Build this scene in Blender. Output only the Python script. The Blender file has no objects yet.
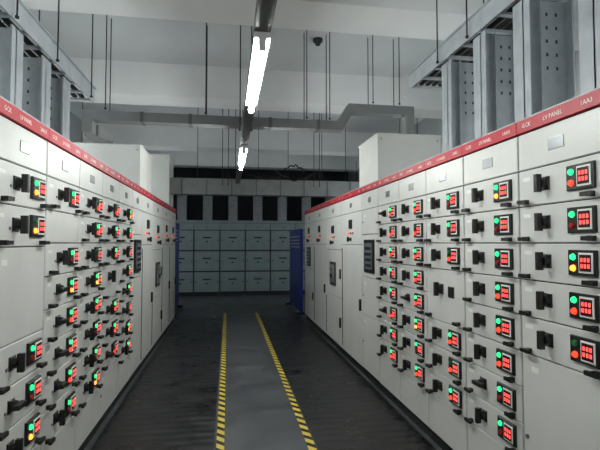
import bpy, math, random
from mathutils import Vector
random.seed(4)
S=bpy.context.scene

# ---------------- materials ----------------
def lin(c):
    return tuple((v/12.92 if v<=0.04045 else ((v+0.055)/1.055)**2.4) for v in c)
def mat(name,col,rough=0.5,metal=0.0,emit=0.0,ecol=None,noise=0.0,nscale=6.0,bump=0.0,bscale=60):
    m=bpy.data.materials.new(name); m.use_nodes=True
    nt=m.node_tree; b=nt.nodes['Principled BSDF']
    c=lin(col)
    b.inputs['Base Color'].default_value=(*c,1)
    b.inputs['Roughness'].default_value=rough
    b.inputs['Metallic'].default_value=metal
    if emit>0:
        b.inputs['Emission Color'].default_value=(*lin(ecol or col),1)
        b.inputs['Emission Strength'].default_value=emit
        if emit<8:
            m.cycles.emission_sampling='NONE'
    tc=nt.nodes.new('ShaderNodeTexCoord')
    if noise>0:
        n=nt.nodes.new('ShaderNodeTexNoise'); n.inputs['Scale'].default_value=nscale; n.inputs['Detail'].default_value=6
        r=nt.nodes.new('ShaderNodeValToRGB')
        r.color_ramp.elements[0].position=0.3; r.color_ramp.elements[1].position=0.72
        r.color_ramp.elements[0].color=(*[v*(1-noise) for v in c],1)
        r.color_ramp.elements[1].color=(*[min(1,v*(1+noise)) for v in c],1)
        nt.links.new(tc.outputs['Object'],n.inputs['Vector'])
        nt.links.new(n.outputs['Fac'],r.inputs['Fac']); nt.links.new(r.outputs['Color'],b.inputs['Base Color'])
    if bump>0:
        n2=nt.nodes.new('ShaderNodeTexNoise'); n2.inputs['Scale'].default_value=bscale
        bp=nt.nodes.new('ShaderNodeBump'); bp.inputs['Strength'].default_value=bump; bp.inputs['Distance'].default_value=0.01
        nt.links.new(tc.outputs['Object'],n2.inputs['Vector'])
        nt.links.new(n2.outputs['Fac'],bp.inputs['Height']); nt.links.new(bp.outputs['Normal'],b.inputs['Normal'])
    return m
M={}
M['paint']=mat('cabinet_paint',(0.83,0.83,0.815),0.36,noise=0.06,nscale=3,bump=0.05,bscale=300)
M['paintb']=mat('cabinet_paint_bluegrey',(0.54,0.60,0.61),0.45,noise=0.08,nscale=3)  # darker blue-grey for the back row
M['frame']=mat('cabinet_gap',(0.18,0.18,0.18),0.7)
M['plinth']=mat('plinth_black',(0.12,0.12,0.125),0.5)
M['red']=mat('red_strip',(0.68,0.10,0.17),0.45)
M['white']=mat('white_print',(0.92,0.92,0.9),0.5)
M['plate']=mat('nameplate_grey',(0.55,0.56,0.57),0.3,0.6)
M['black']=mat('black_plastic',(0.05,0.05,0.055),0.35)
M['dark']=mat('dark_screen',(0.20,0.03,0.04),0.2)
M['green']=mat('green_lamp',(0.05,0.8,0.35),0.3,emit=1.8,ecol=(0.18,1.0,0.55))
M['redl']=mat('red_lamp',(0.95,0.12,0.08),0.3,emit=2.3,ecol=(1.0,0.24,0.13))
M['orange']=mat('orange_lamp',(1.0,0.5,0.15),0.3,emit=2.6,ecol=(1,0.62,0.22))
M['goff']=mat('green_button',(0.05,0.45,0.25),0.3)
M['roff']=mat('red_button',(0.6,0.08,0.08),0.3)
M['digit']=mat('led_digits',(1,0.2,0.2),0.4,emit=2.3,ecol=(1,0.32,0.30))
M['steel']=mat('galvanised_steel',(0.64,0.66,0.68),0.5,0.2,noise=0.12,nscale=9)
M['duct']=mat('duct_grey',(0.48,0.49,0.49),0.45,0.1,noise=0.1)
M['rod']=mat('threaded_steel',(0.14,0.14,0.14),0.5,0.3)
M['glass']=mat('meter_glass',(0.16,0.18,0.2),0.1)
M['blue']=mat('blue_paint',(0.10,0.18,0.50),0.4)
M['strut']=mat('strut_grey',(0.36,0.37,0.37),0.5,0.3)
M['housing']=mat('lamp_housing',(0.92,0.92,0.92),0.4)
M['tube']=mat('fluorescent_tube',(1,1,1),0.4,emit=128,ecol=(0.98,1.0,0.985))
M['fill_tube']=mat('hidden_fill_tube',(1,1,1),0.4,emit=64,ecol=(0.96,1.0,1.0))  # dimmer tube for the added fill lamps
M['wall']=mat('wall_plaster',(0.64,0.65,0.65),0.85,noise=0.08,nscale=2,bump=0.1)
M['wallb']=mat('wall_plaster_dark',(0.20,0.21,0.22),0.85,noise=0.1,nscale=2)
M['ceil']=mat('ceiling_paint_shaded',(0.82,0.83,0.835),0.85,noise=0.05,nscale=1.5,bump=0.08,bscale=8)  # slab colour darkened to carry the shade of the recesses between beams
M['beam']=mat('beam_paint_lit',(0.93,0.93,0.93),0.85,noise=0.04,nscale=1.5,bump=0.08,bscale=8)  # whitened: lamp light on the beams is put into the colour
M['cable']=mat('cable_black',(0.03,0.03,0.03),0.5)

def floor_mat(name,c1,c2,rlo,rhi,rib=0.0,stretch=(1,1,1),sc=2.4):
    m=bpy.data.materials.new(name); m.use_nodes=True
    nt=m.node_tree; b=nt.nodes['Principled BSDF']; L=nt.links.new
    tc=nt.nodes.new('ShaderNodeTexCoord')
    mp=nt.nodes.new('ShaderNodeMapping'); mp.inputs['Scale'].default_value=stretch; L(tc.outputs['Object'],mp.inputs['Vector'])
    n=nt.nodes.new('ShaderNodeTexNoise'); n.inputs['Scale'].default_value=sc; n.inputs['Detail'].default_value=10; n.inputs['Roughness'].default_value=0.75
    L(mp.outputs['Vector'],n.inputs['Vector'])
    r=nt.nodes.new('ShaderNodeValToRGB'); r.color_ramp.elements[0].position=0.38; r.color_ramp.elements[1].position=0.68
    r.color_ramp.elements[0].color=(*lin(c1),1); r.color_ramp.elements[1].color=(*lin(c2),1)
    L(n.outputs['Fac'],r.inputs['Fac']); L(r.outputs['Color'],b.inputs['Base Color'])
    mr=nt.nodes.new('ShaderNodeMapRange'); mr.inputs['To Min'].default_value=rlo; mr.inputs['To Max'].default_value=rhi
    mr.inputs['From Min'].default_value=0.35; mr.inputs['From Max'].default_value=0.65
    L(n.outputs['Fac'],mr.inputs['Value']); L(mr.outputs['Result'],b.inputs['Roughness'])
    if rib>0:
        w=nt.nodes.new('ShaderNodeTexWave'); w.bands_direction='Y'; w.inputs['Scale'].default_value=2.6; w.inputs['Distortion'].default_value=0.5
        L(tc.outputs['Object'],w.inputs['Vector'])
        bp=nt.nodes.new('ShaderNodeBump'); bp.inputs['Strength'].default_value=rib; bp.inputs['Distance'].default_value=0.005
        L(w.outputs['Fac'],bp.inputs['Height']); L(bp.outputs['Normal'],b.inputs['Normal'])
    return m
M['floor']=floor_mat('floor_epoxy',(0.25,0.26,0.275),(0.38,0.39,0.405),0.28,0.55)
M['mat']=floor_mat('rubber_mat',(0.03,0.03,0.034),(0.17,0.17,0.178),0.24,0.5,0.55,(1,1.2,1),3.2)
def tape_mat():
    m=bpy.data.materials.new('hazard_tape'); m.use_nodes=True
    nt=m.node_tree; b=nt.nodes['Principled BSDF']; L=nt.links.new
    tc=nt.nodes.new('ShaderNodeTexCoord'); sp=nt.nodes.new('ShaderNodeSeparateXYZ'); L(tc.outputs['Object'],sp.inputs[0])
    a=nt.nodes.new('ShaderNodeMath'); a.operation='ADD'; L(sp.outputs['X'],a.inputs[0]); L(sp.outputs['Y'],a.inputs[1])
    d=nt.nodes.new('ShaderNodeMath'); d.operation='DIVIDE'; L(a.outputs[0],d.inputs[0]); d.inputs[1].default_value=0.14
    f=nt.nodes.new('ShaderNodeMath'); f.operation='FRACT'; L(d.outputs[0],f.inputs[0])
    g=nt.nodes.new('ShaderNodeMath'); g.operation='GREATER_THAN'; L(f.outputs[0],g.inputs[0]); g.inputs[1].default_value=0.45
    mx=nt.nodes.new('ShaderNodeMix'); mx.data_type='RGBA'; L(g.outputs[0],mx.inputs['Factor'])
    mx.inputs['A'].default_value=(*lin((0.06,0.06,0.05)),1); mx.inputs['B'].default_value=(*lin((0.90,0.80,0.30)),1)
    L(mx.outputs['Result'],b.inputs['Base Color']); b.inputs['Roughness'].default_value=0.5
    return m
M['tape']=tape_mat()

# ---------------- mesh builder ----------------
class B:
    def __init__(s): s.v=[]; s.f=[]; s.m=[]; s.mats=[]
    def mi(s,k):
        if k not in s.mats: s.mats.append(k)
        return s.mats.index(k)
    def add(s,vs,fs,k):
        o=len(s.v); s.v+=vs; i=s.mi(k)
        for f in fs: s.f.append([o+a for a in f]); s.m.append(i)
    def box(s,x0,x1,y0,y1,z0,z1,k):
        vs=[(x,y,z) for z in(z0,z1) for y in(y0,y1) for x in(x0,x1)]
        s.add(vs,[(0,2,3,1),(4,5,7,6),(0,1,5,4),(2,6,7,3),(0,4,6,2),(1,3,7,5)],k)
    def panel(s,x0,x1,z0,z1,y,t,k,c=0.004):
        a=[(x0,y,z0),(x1,y,z0),(x1,y,z1),(x0,y,z1)]
        m_=[(x0,y-t+c,z0),(x1,y-t+c,z0),(x1,y-t+c,z1),(x0,y-t+c,z1)]
        f=[(x0+c,y-t,z0+c),(x1-c,y-t,z0+c),(x1-c,y-t,z1-c),(x0+c,y-t,z1-c)]
        vs=a+m_+f; fs=[(8,9,10,11)]
        for i in range(4):
            j=(i+1)%4; fs.append((i,j,4+j,4+i)); fs.append((4+i,4+j,8+j,8+i))
        s.add(vs,fs,k)
    def cyl(s,cx,cy,cz,r,l,k,axis='y',n=12,r2=None):
        r2=r if r2 is None else r2
        vs=[];
        for q,(d,rr) in enumerate(((0,r),(l,r2))):
            for i in range(n):
                a=2*math.pi*i/n; ca,sa=math.cos(a)*rr,math.sin(a)*rr
                if axis=='y': vs.append((cx+ca,cy-d,cz+sa))
                elif axis=='z': vs.append((cx+ca,cy+sa,cz+d))
                elif axis=='Y': vs.append((cx-ca,cy+d,cz+sa))
                else: vs.append((cx+d,cy+ca,cz+sa))
        fs=[(i,(i+1)%n,n+(i+1)%n,n+i) for i in range(n)]
        fs.append(tuple(reversed(range(n)))); fs.append(tuple(range(n,2*n)))
        s.add(vs,fs,k)
    def tubepath(s,pts,r,k,n=8):
        vs=[]
        for i,p in enumerate(pts):
            p=Vector(p); a=Vector(pts[max(0,i-1)]); c=Vector(pts[min(len(pts)-1,i+1)])
            t=(c-a).normalized(); u=t.cross(Vector((0,1,0.01))).normalized(); w_=t.cross(u)
            for j in range(n):
                an=2*math.pi*j/n; q=p+u*math.cos(an)*r+w_*math.sin(an)*r; vs.append(tuple(q))
        fs=[]
        for i in range(len(pts)-1):
            for j in range(n): fs.append((i*n+j,i*n+(j+1)%n,(i+1)*n+(j+1)%n,(i+1)*n+j))
        s.add(vs,fs,k)
    def text(s,t,x,y,z,size,k):
        c=bpy.data.curves.new('t','FONT'); c.body=t; c.size=size; c.resolution_u=1
        o=bpy.data.objects.new('t',c); S.collection.objects.link(o)
        dg=bpy.context.evaluated_depsgraph_get(); me=bpy.data.meshes.new_from_object(o.evaluated_get(dg))
        vs=[(x+p.co.x,y,z+p.co.y) for p in me.vertices]
        s.add(vs,[tuple(p.vertices) for p in me.polygons],k)
        bpy.data.objects.remove(o); bpy.data.curves.remove(c); bpy.data.meshes.remove(me)
    def sweep(s,pts,w,h,y,k):
        n=len(pts); vs=[]
        for i in range(n):
            p=Vector(pts[i])
            d1=(Vector(pts[i])-Vector(pts[i-1])).normalized() if i>0 else None
            d2=(Vector(pts[i+1])-Vector(pts[i])).normalized() if i<n-1 else None
            if d1 is None: d1=d2
            if d2 is None: d2=d1
            n1=Vector((-d1.y,d1.x)); n2=Vector((-d2.y,d2.x)); mm=(n1+n2).normalized(); sc=(h/2)/max(0.3,mm.dot(n1))
            for sg in(-1,1):
                q=p+mm*sc*sg
                vs.append((q.x,y-w/2,q.y)); vs.append((q.x,y+w/2,q.y))
        fs=[(0,1,3,2)]
        for i in range(n-1):
            a=4*i; b=a+4
            fs+=[(a,b,b+1,a+1),(a+2,a+3,b+3,b+2),(a,a+2,b+2,b),(a+1,b+1,b+3,a+3)]
        e=4*(n-1); fs.append((e,e+2,e+3,e+1))
        s.add(vs,fs,k)
    def make(s,name,loc=(0,0,0),rot=0,par=None):
        me=bpy.data.meshes.new(name); me.from_pydata(s.v,[],s.f)
        for k in s.mats: me.materials.append(M[k])
        me.polygons.foreach_set('material_index',s.m); me.update()
        import bmesh
        bm=bmesh.new(); bm.from_mesh(me); bmesh.ops.recalc_face_normals(bm,faces=bm.faces); bm.to_mesh(me); bm.free()
        o=bpy.data.objects.new(name,me); S.collection.objects.link(o)
        o.location=loc; o.rotation_euler=(0,0,rot)
        if par: o.parent=par
        return o

# ---------------- room ----------------
XL,XR,YF,YB,H=-3.2,4.2,-2.5,15.4,4.3
b=B(); b.box(XL,XR,YF,YB,-0.12,0,'floor'); b.make('floor')
b=B(); b.box(XL,XR,YF,YB,H,H+0.15,'ceil'); b.make('ceiling')
b=B(); b.box(XL-0.15,XL,YF,YB,0,H,'wall'); b.make('wall_left')
b=B(); b.box(XR,XR+0.15,YF,YB,0,H,'wall'); b.make('wall_right')
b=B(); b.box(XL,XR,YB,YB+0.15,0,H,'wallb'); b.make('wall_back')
b=B(); b.box(XL,XR,YF-0.15,YF,0,H,'wall'); b.make('wall_front')
for y0,y1 in((0.4,0.9),(3.95,4.5),(6.9,7.4),(10.5,11.0),(13.0,13.4)):
    b=B(); b.box(XL,XR,y0,y1,3.8,H,'beam'); b.make('ceiling_beam')

b=B(); b.box(-1.04,-0.10,-0.5,9.9,0,0.006,'mat'); b.make('rubber_mat')
b=B(); b.box(0.70,1.60,-0.5,9.9,0,0.006,'mat'); b.make('rubber_mat')
b=B(); b.box(-0.08,-0.018,0,10.4,0,0.003,'tape'); b.make('hazard_tape')
b=B(); b.box(0.63,0.692,0,10.4,0,0.003,'tape'); b.make('hazard_tape')

# ---------------- cabinets ----------------
T=2.21
PK='paint'
def handle(b,x,z,y):
    b.box(x-0.012,x+0.012,y-0.03,y,z-0.012,z+0.012,'black')
    b.box(x-0.034,x+0.034,y-0.042,y-0.026,z-0.010,z+0.010,'black')
def rotary(b,x,z,y,s=1.0,vert=True):
    b.panel(x-0.030*s,x+0.030*s,z-0.030*s,z+0.030*s,y,0.008,'black')
    b.cyl(x,y-0.008,z,0.026*s,0.022,'black',n=14,r2=0.022*s)
    if vert: b.box(x-0.010*s,x+0.010*s,y-0.058,y-0.028,z-0.040*s,z+0.040*s,'black')
    else: b.box(x-0.040*s,x+0.040*s,y-0.058,y-0.028,z-0.010*s,z+0.010*s,'black')
def drawer(b,w,z0,z1,big=False):
    b.panel(0.006,w-0.006,z0+0.003,z1-0.003,0,0.014,PK)
    y=-0.014; zc=(z0+z1)/2+0.008
    x1=w-0.055; x0=x1-0.165; hh=0.060
    b.panel(x0,x1,zc-hh,zc+hh,y,0.016,'black')
    yy=y-0.016
    g=random.random(); q=random.random()
    kg='green' if g<0.8 else 'goff'
    kr='redl' if q<0.5 else ('orange' if q<0.64 else 'roff')
    b.cyl(x0+0.035,yy,zc+0.027,0.016,0.010,kg,n=12,r2=0.012)
    b.cyl(x0+0.035,yy,zc-0.025,0.016,0.010,kr,n=12,r2=0.012)
    b.panel(x0+0.070,x1-0.012,zc-hh+0.014,zc+hh-0.012,yy,0.004,'white',0.002)
    b.box(x0+0.078,x1-0.020,yy-0.006,yy-0.0035,zc-hh+0.023,zc+hh-0.021,'dark')
    for r in range(2):
        for c in range(3):
            xx=x0+0.087+c*0.020; zz=zc+0.015-r*0.028
            for (a0,a1,c0,c1) in((0,0.003,-0.009,0.009),(0.008,0.011,-0.009,0.009),(0.003,0.008,0.0065,0.009),(0.003,0.008,-0.0015,0.0015),(0.003,0.008,-0.009,-0.0065)):
                b.box(xx+a0,xx+a1,yy-0.0075,yy-0.006,zz+c0,zz+c1,'digit')
    rotary(b,w*0.36,zc,y,1.15,random.random()<0.8)
    b.cyl(w*0.36-0.06,y,zc-0.02,0.008,0.006,'plate',n=8)
    for hx in(0.075,w-0.075):
        handle(b,hx,z0+0.022,y)
    b.box(0.04,0.10,y-0.001,y,zc+0.03,zc+0.05,'white')
def nameplate(b,w,z0,z1,y):
    zc=(z0+z1)/2
    b.panel(w/2-0.055,w/2+0.055,zc-0.03,zc+0.03,y,0.004,'plate',0.002)
def header(b,w,z0,z1):
    b.panel(0.006,w-0.006,z0+0.003,z1-0.003,0,0.014,PK); nameplate(b,w,z0,z1,-0.014)
def blank(b,w,z0,z1):
    b.panel(0.006,w-0.006,z0+0.003,z1-0.003,0,0.014,PK)
    if z1-z0>0.3:
        b.cyl(0.04,-0.014,(z0+z1)/2,0.012,0.008,'plate',n=10)
        b.box(0.08,0.14,-0.0155,-0.014,z1-0.09,z1-0.06,'white')
def display(b,w,z0,z1):
    b.panel(0.006,w-0.006,z0+0.003,z1-0.003,0,0.014,PK)
    zc=(z0+z1)/2
    b.panel(w/2-0.17,w/2+0.17,zc-0.19,zc+0.19,-0.014,0.022,'black')
    b.panel(w/2-0.13,w/2+0.13,zc-0.15,zc+0.15,-0.036,0.003,'plate',0.002)
    for r in range(4):
        b.box(w/2-0.11,w/2+0.11,-0.041,-0.039,zc-0.125+r*0.065,zc-0.09+r*0.065,'glass')
def meters(b,w,z0,z1):
    b.panel(0.006,w-0.006,z0+0.003,z1-0.003,0,0.014,PK)
    zc=(z0+z1)/2
    b.panel(w*0.5-0.06,w*0.5+0.06,zc+0.0,zc+0.12,-0.014,0.02,'black')
    b.panel(w*0.5-0.045,w*0.5+0.045,zc+0.015,zc+0.105,-0.034,0.002,'glass',0.001)
    for i,k in enumerate(('redl','goff','roff')):
        b.cyl(w*0.5-0.1+i*0.1,-0.014,zc-0.06,0.013,0.016,k,n=10)
    rotary(b,w*0.5,zc-0.14,-0.014,0.8)
def acb(b,w,z0,z1):
    b.panel(0.006,w-0.006,z0+0.003,z1-0.003,0,0.014,PK)
    zc=(z0+z1)/2
    b.panel(w*0.5-0.17,w*0.5+0.17,zc-0.2,zc+0.16,-0.014,0.02,'frame')
    b.panel(w*0.5-0.14,w*0.5+0.14,zc-0.16,zc+0.12,-0.034,0.012,'plate')
    b.cyl(w*0.5,-0.046,zc-0.05,0.03,0.02,'black')
    b.box(w*0.5-0.1,w*0.5-0.05,-0.05,-0.046,zc+0.03,zc+0.07,'roff'); b.box(w*0.5+0.04,w*0.5+0.09,-0.05,-0.046,zc+0.03,zc+0.07,'goff')
    b.box(w-0.07,w-0.045,-0.035,-0.014,zc-0.07,zc+0.07,'black')
def hv(b,w,z0,z1):
    b.panel(0.02,w-0.02,z0+0.02,z1-0.02,0,0.016,PK,0.008)
    zc=(z0+z1)/2
    b.panel(0.10,w-0.10,z0+0.10,z1-0.10,-0.016,0.010,PK,0.006)
    b.box(w*0.5-0.12,w*0.5+0.12,-0.03,-0.026,zc+0.06,zc+0.10,'frame')
    b.box(w*0.5-0.03,w*0.5+0.03,-0.05,-0.026,zc-0.06,zc-0.02,'black')
    for x in(0.06,w-0.06): b.cyl(x,-0.016,zc,0.018,0.015,'black',n=10)
def door(b,w,z0,z1):
    b.panel(0.006,w-0.006,z0+0.003,z1-0.003,0,0.014,PK)
    zc=(z0+z1)/2
    b.box(w-0.07,w-0.045,-0.04,-0.014,zc-0.07,zc+0.07,'black')
    b.panel(0.03,0.05,z0+0.05,z1-0.05,-0.014,0.006,'frame',0.002)
def bigsw(b,w,z0,z1):
    b.panel(0.006,w-0.006,z0+0.003,z1-0.003,0,0.014,PK)
    zc=(z0+z1)/2
    rotary(b,w*0.42,zc+0.05,-0.014,1.3); handle(b,0.075,z0+0.03,-0.014); handle(b,w-0.075,z0+0.03,-0.014)
    b.panel(w*0.62,w*0.62+0.08,zc,zc+0.08,-0.014,0.01,'black')
FN=dict(h=header,d=drawer,b=blank,s=display,m=meters,a=acb,D=door,k=bigsw,v=hv)
cnt=[0]
def cabinet(w,spec,loc,rot,depth=0.9):
    b=B(); cnt[0]+=1
    w2=w-0.002
    b.box(0.002,w2,0.02,depth-0.02,0,0.10,'plinth')
    b.box(0.002,w2,0,depth,0.10,T,'frame')
    b.box(0.0015,w2+0.0005,0.03,depth+0.002,0.11,T+0.002,PK)
    sk='red' if rot!=0 else PK
    b.panel(0.002,w2,T,T+0.072,0.0,0.022,sk,0.003)
    b.box(0.002,w2,-0.018,0.03,T+0.072,T+0.08,'steel')
    b.box(0.002,w2,0.0,0.03,T,T+0.072,sk)
    if rot!=0:
        tx='%dAA%d'%(1 if rot<0 else 2,cnt[0])
        b.text('GCK',0.05,-0.0235,T+0.024,0.036,'white')
        b.text('LV PANEL',w*0.5-0.08,-0.0235,T+0.025,0.032,'white')
        b.text(tx,w-0.13,-0.0235,T+0.025,0.032,'white')
    z=T-0.005
    for k,h in spec:
        FN[k](b,w2,z-h,z); z-=h
    if z>0.14: blank(b,w2,0.105,z)
    return b.make('switchgear_cabinet',loc,rot)
h=('h',0.205); d=('d',0.2)
d8=[h]+[d]*8
inc=[h,('m',0.5),('a',0.7),('D',0.695)]
inc2=[h,('m',0.42),('D',1.475)]
right=[(0.6,[h]+[d]*4+[('b',0.5)]+[d]*2),(0.6,d8),(0.6,[h]+[d]*5+[('b',0.895)]),(0.6,d8),
 (0.6,[h,d,d,d,('k',0.4),d,d,d]),(0.6,d8),(0.6,d8),(0.6,[h,('b',0.3),('s',0.5),('b',0.45),('b',0.64)]),
 (1.0,inc2),(1.05,inc),(1.05,inc2),(1.05,[h,('m',0.42),('s',0.5),('D',0.975)])]
y=0.5
for w,sp in right:
    y+=w
    cabinet(w,sp,(1.63,y,0),-math.pi/2)
dL=('d',0.21)
left=[(0.6,d8),(0.6,d8),(0.6,[h,dL,dL,('b',0.48),dL,dL,dL]),
 (0.6,[h,d,('b',0.2),d,d,d,d,d,d]),(0.6,d8),(0.6,[h,d,d,d,('k',0.3),d,d,d]),(0.6,d8),(0.6,[h,('b',0.3),('s',0.5),('b',0.45),('b',0.64)]),
 (0.8,inc2),(0.95,inc),(0.95,inc2),(0.95,inc2)]
y=1.05
for w,sp in left:
    cabinet(w,sp,(-1.073,y,0),math.pi/2); y+=w
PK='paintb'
for i in range(8):
    cabinet(0.77,[h,('v',0.63),('v',0.63),('v',0.63)],(-2.55+0.77*i,13.9,0),0)
PK='paint'

# ---------------- overhead boxes on cabinets ----------------
TT=T+0.084
def topbox(x0,x1,y0,y1,z1,name='busbar_junction_box'):
    b=B(); b.box(x0,x1,y0,y1,TT,z1,'paint')
    b.box(x0-0.01,x1+0.01,y0-0.01,y1+0.01,z1,z1+0.015,'paint')
    b.box(x0-0.01,x1+0.01,y0-0.01,y1+0.01,TT,TT+0.02,'plate')
    for px in(x0+0.04,x1-0.04):
        for pz in(TT+0.06,z1-0.05): b.cyl(px,y0,pz,0.01,0.006,'plate',n=8)
    b.make(name)
topbox(1.72,2.5,5.0,5.75,2.87)
topbox(-1.93,-1.12,6.0,6.9,2.85)
topbox(-1.7,-1.10,8.7,9.4,3.25)

# ---------------- bus duct across ----------------
b=B()
b.sweep([(-1.6,2.868),(-1.6,3.07),(1.38,3.07),(1.52,3.30),(2.3,3.30),(2.3,2.888)],0.16,0.11,5.5,'duct')
for x in(-1.0,-0.45,0.5,1.1):
    b.box(x-0.02,x+0.02,5.41,5.59,3.01,3.13,'strut')
b.box(-1.68,-1.52,5.585,6.3,2.868,3.0,'duct')
b.make('busbar_duct')
b=B(); b.box(-1.09,2.7,8.9,9.15,2.55,2.86,'duct')
for i in range(8): b.box(-0.9+i*0.48,-0.88+i*0.48,8.885,9.165,2.54,2.87,'strut')
b.make('cable_trunking')
b=B(); b.box(-2.3,3.1,12.0,12.3,2.9,3.15,'duct'); b.make('cable_trunking')
b=B()
for (x0,x1,zt,sag) in((0.9,1.75,3.02,0.16),(1.1,1.5,3.05,-0.10),(0.4,1.15,2.95,0.07)):
    b.tubepath([(x0+(x1-x0)*i/14,8.86-0.02*math.sin(i),zt-sag*math.sin(math.pi*i/14)+0.02*math.sin(i*1.7)) for i in range(15)],0.016,'cable')
b.make('hanging_cables')

# ---------------- risers + trays ----------------
def riser(x0,x1,y,z1,z0=None):
    b=B(); z0=TT if z0 is None else z0; t=0.11
    b.box(x0,x1,y,y+0.012,z0,z1,'steel')
    b.box(x0,x0+0.012,y-0.06,y+t,z0,z1,'steel'); b.box(x1-0.012,x1,y-0.06,y+t,z0,z1,'steel')
    b.box(x0+0.10,x0+0.112,y-0.03,y,z0,z1,'steel')
    z=z1-0.08
    while z>z1-0.5 and z>z0+0.05:
        for i in range(2):
            xx=x0+0.16+i*0.07; b.box(xx,xx+0.014,y-0.002,y,z-0.022,z,'frame')
        z-=0.09
    b.make('cable_riser')
for yy in(1.5,2.05,2.62,3.12,3.65): riser(1.90,2.22,yy,3.20)
for yy in(2.2,2.75,3.25,3.75,4.2): riser(-1.78,-1.42,yy,3.05)
for i in range(8): riser(-2.3+0.77*i,-2.02+0.77*i,14.1,3.2)
def tray(x0,x1,y0,y1,z,hh=0.15):
    b=B()
    b.box(x0,x0+0.01,y0,y1,z,z+hh,'steel'); b.box(x1-0.01,x1,y0,y1,z,z+hh,'steel')
    b.box(x0-0.02,x0,y0,y1,z+hh-0.01,z+hh,'steel'); b.box(x1,x1+0.02,y0,y1,z+hh-0.01,z+hh,'steel')
    y=y0+0.1
    while y<y1-0.05:
        b.box(x0+0.01,x1-0.01,y,y+0.04,z+0.01,z+0.03,'steel'); y+=0.25
    for i in range(5):
        b.cyl(x0+0.05+i*0.07,y0+0.02,z+0.052,0.022,y1-y0-0.04,'cable',axis='Y',n=8)
    b.make('cable_tray')
tray(1.86,2.26,-1.0,4.4,3.205)
tray(-1.82,-1.38,-1.0,4.9,3.055)

# ---------------- hanging rods ----------------
def rod(x,y,z0,z1):
    b=B(); b.cyl(x,y,z0,0.006,z1-z0,'rod',axis='z',n=8); b.cyl(x,y,z0,0.014,0.015,'rod',axis='z',n=6); b.make('threaded_rod')
for x in(-1.40,-0.27,0.95,1.24,1.80,2.15):
    rod(x,5.40,(3.135 if x<1.4 else 3.365),4.3); rod(x,5.6,(3.135 if x<1.4 else 3.365),4.3)
for y in(1.2,2.2,3.2,3.7):
    for x in(1.832,2.288): rod(x,y,3.2,4.3)
for y in(2.3,3.1,3.8,4.7):
    for x in(-1.848,-1.352): rod(x,y,3.05,4.3)
for x in(-0.6,0.0,0.6,1.2,1.9,2.4):
    rod(x,9.02,2.87,4.3)
for x in(-0.1,0.0,1.5,1.6): rod(x,7.8,2.6,4.3)

# ---------------- lamp strut, lamps and hidden fill lamps ----------------
LX,LZ=0.18,2.70
b=B(); b.box(LX-0.045,LX+0.045,-1.5,8.8,LZ+0.057,LZ+0.067,'strut')
b.box(LX-0.045,LX-0.038,-1.5,8.8,LZ+0.067,LZ+0.12,'strut'); b.box(LX+0.038,LX+0.045,-1.5,8.8,LZ+0.067,LZ+0.12,'strut')
b.make('lighting_channel')
for y in(1.5,4.8,7.7): 
    rod(LX-0.06,y,LZ+0.1,4.3); rod(LX+0.06,y,LZ+0.1,4.3)
def lamp(x,y0,z,ztop=None,k='tube',hw=0.044):
    b=B()
    b.box(x-hw,x+hw,y0,y0+1.24,z+0.022,z+0.055,'housing')
    for e in(y0,y0+1.215): b.box(x-0.020,x+0.020,e,e+0.025,z-0.044,z+0.022,'housing')
    b.cyl(x,y0+0.025,z-0.018,0.022,1.19,k,axis='Y',n=16)
    if ztop:
        for e in(y0+0.2,y0+1.04): b.cyl(x,e,z+0.055,0.006,ztop-z-0.055,'rod',axis='z',n=8)
    b.make('fluorescent_or_fill_lamp')  # one name for the channel lamps and the added fill lamps
for y0 in(-0.5,2.42,5.32): lamp(LX,y0,LZ)
for y0 in(-1.2,1.6,4.6,7.5,10.6):  # added fill lamps, hidden behind the cabinet rows to brighten the ceiling
    lamp(-2.6,y0,2.75,(3.8 if y0>10 else 4.3),'fill_tube',0.028); lamp(3.4,y0,2.70,(3.8 if y0>10 else 4.3),'fill_tube',0.028)

b=B(); b.cyl(1.16,5.75,4.3-0.035,0.065,0.035,'rod',axis='z',n=20); b.cyl(1.16,5.75,4.3-0.08,0.03,0.045,'glass',axis='z',n=16,r2=0.05); b.make('smoke_detector')

# ---------------- blue boards ----------------
def board(x,y0,y1,hh,side):
    b=B(); t=0.05
    b.box(x,x+t,y0,y1,0.06,hh,'blue')
    for y in(y0+0.02,y1-0.06):
        b.box(x-0.10,x+t+0.10,y,y+0.04,0,0.06,'plinth')
    xs=x-0.003 if side<0 else x+t+0.001
    for i in range(4): b.box(xs,xs+0.002,y0+0.15,y1-0.2-0.1*(i%2),hh-0.16-i*0.08,hh-0.145-i*0.08,'white')
    b.box(x-0.01,x+t+0.01,y0-0.01,y0,0.06,hh,'blue'); b.box(x-0.01,x+t+0.01,y0,y1,hh,hh+0.02,'blue')
    b.make('blue_notice_board')
board(1.60,9.95,11.7,1.90,-1)
board(-1.25,10.0,11.6,2.05,1)

# ---------------- world + camera ----------------
w=bpy.data.worlds.new('world'); S.world=w; w.use_nodes=True
w.node_tree.nodes['Background'].inputs[0].default_value=(0.6,0.65,0.7,1); w.node_tree.nodes['Background'].inputs[1].default_value=0.2
S.view_settings.view_transform='Standard'
cam=bpy.data.cameras.new('camera'); cam.sensor_width=36; cam.lens=27; cam.clip_start=0.02
co=bpy.data.objects.new('camera',cam); S.collection.objects.link(co)
co.location=(0,0,1.6); co.rotation_euler=(math.radians(92.3),0,math.radians(-9.1))
S.camera=co
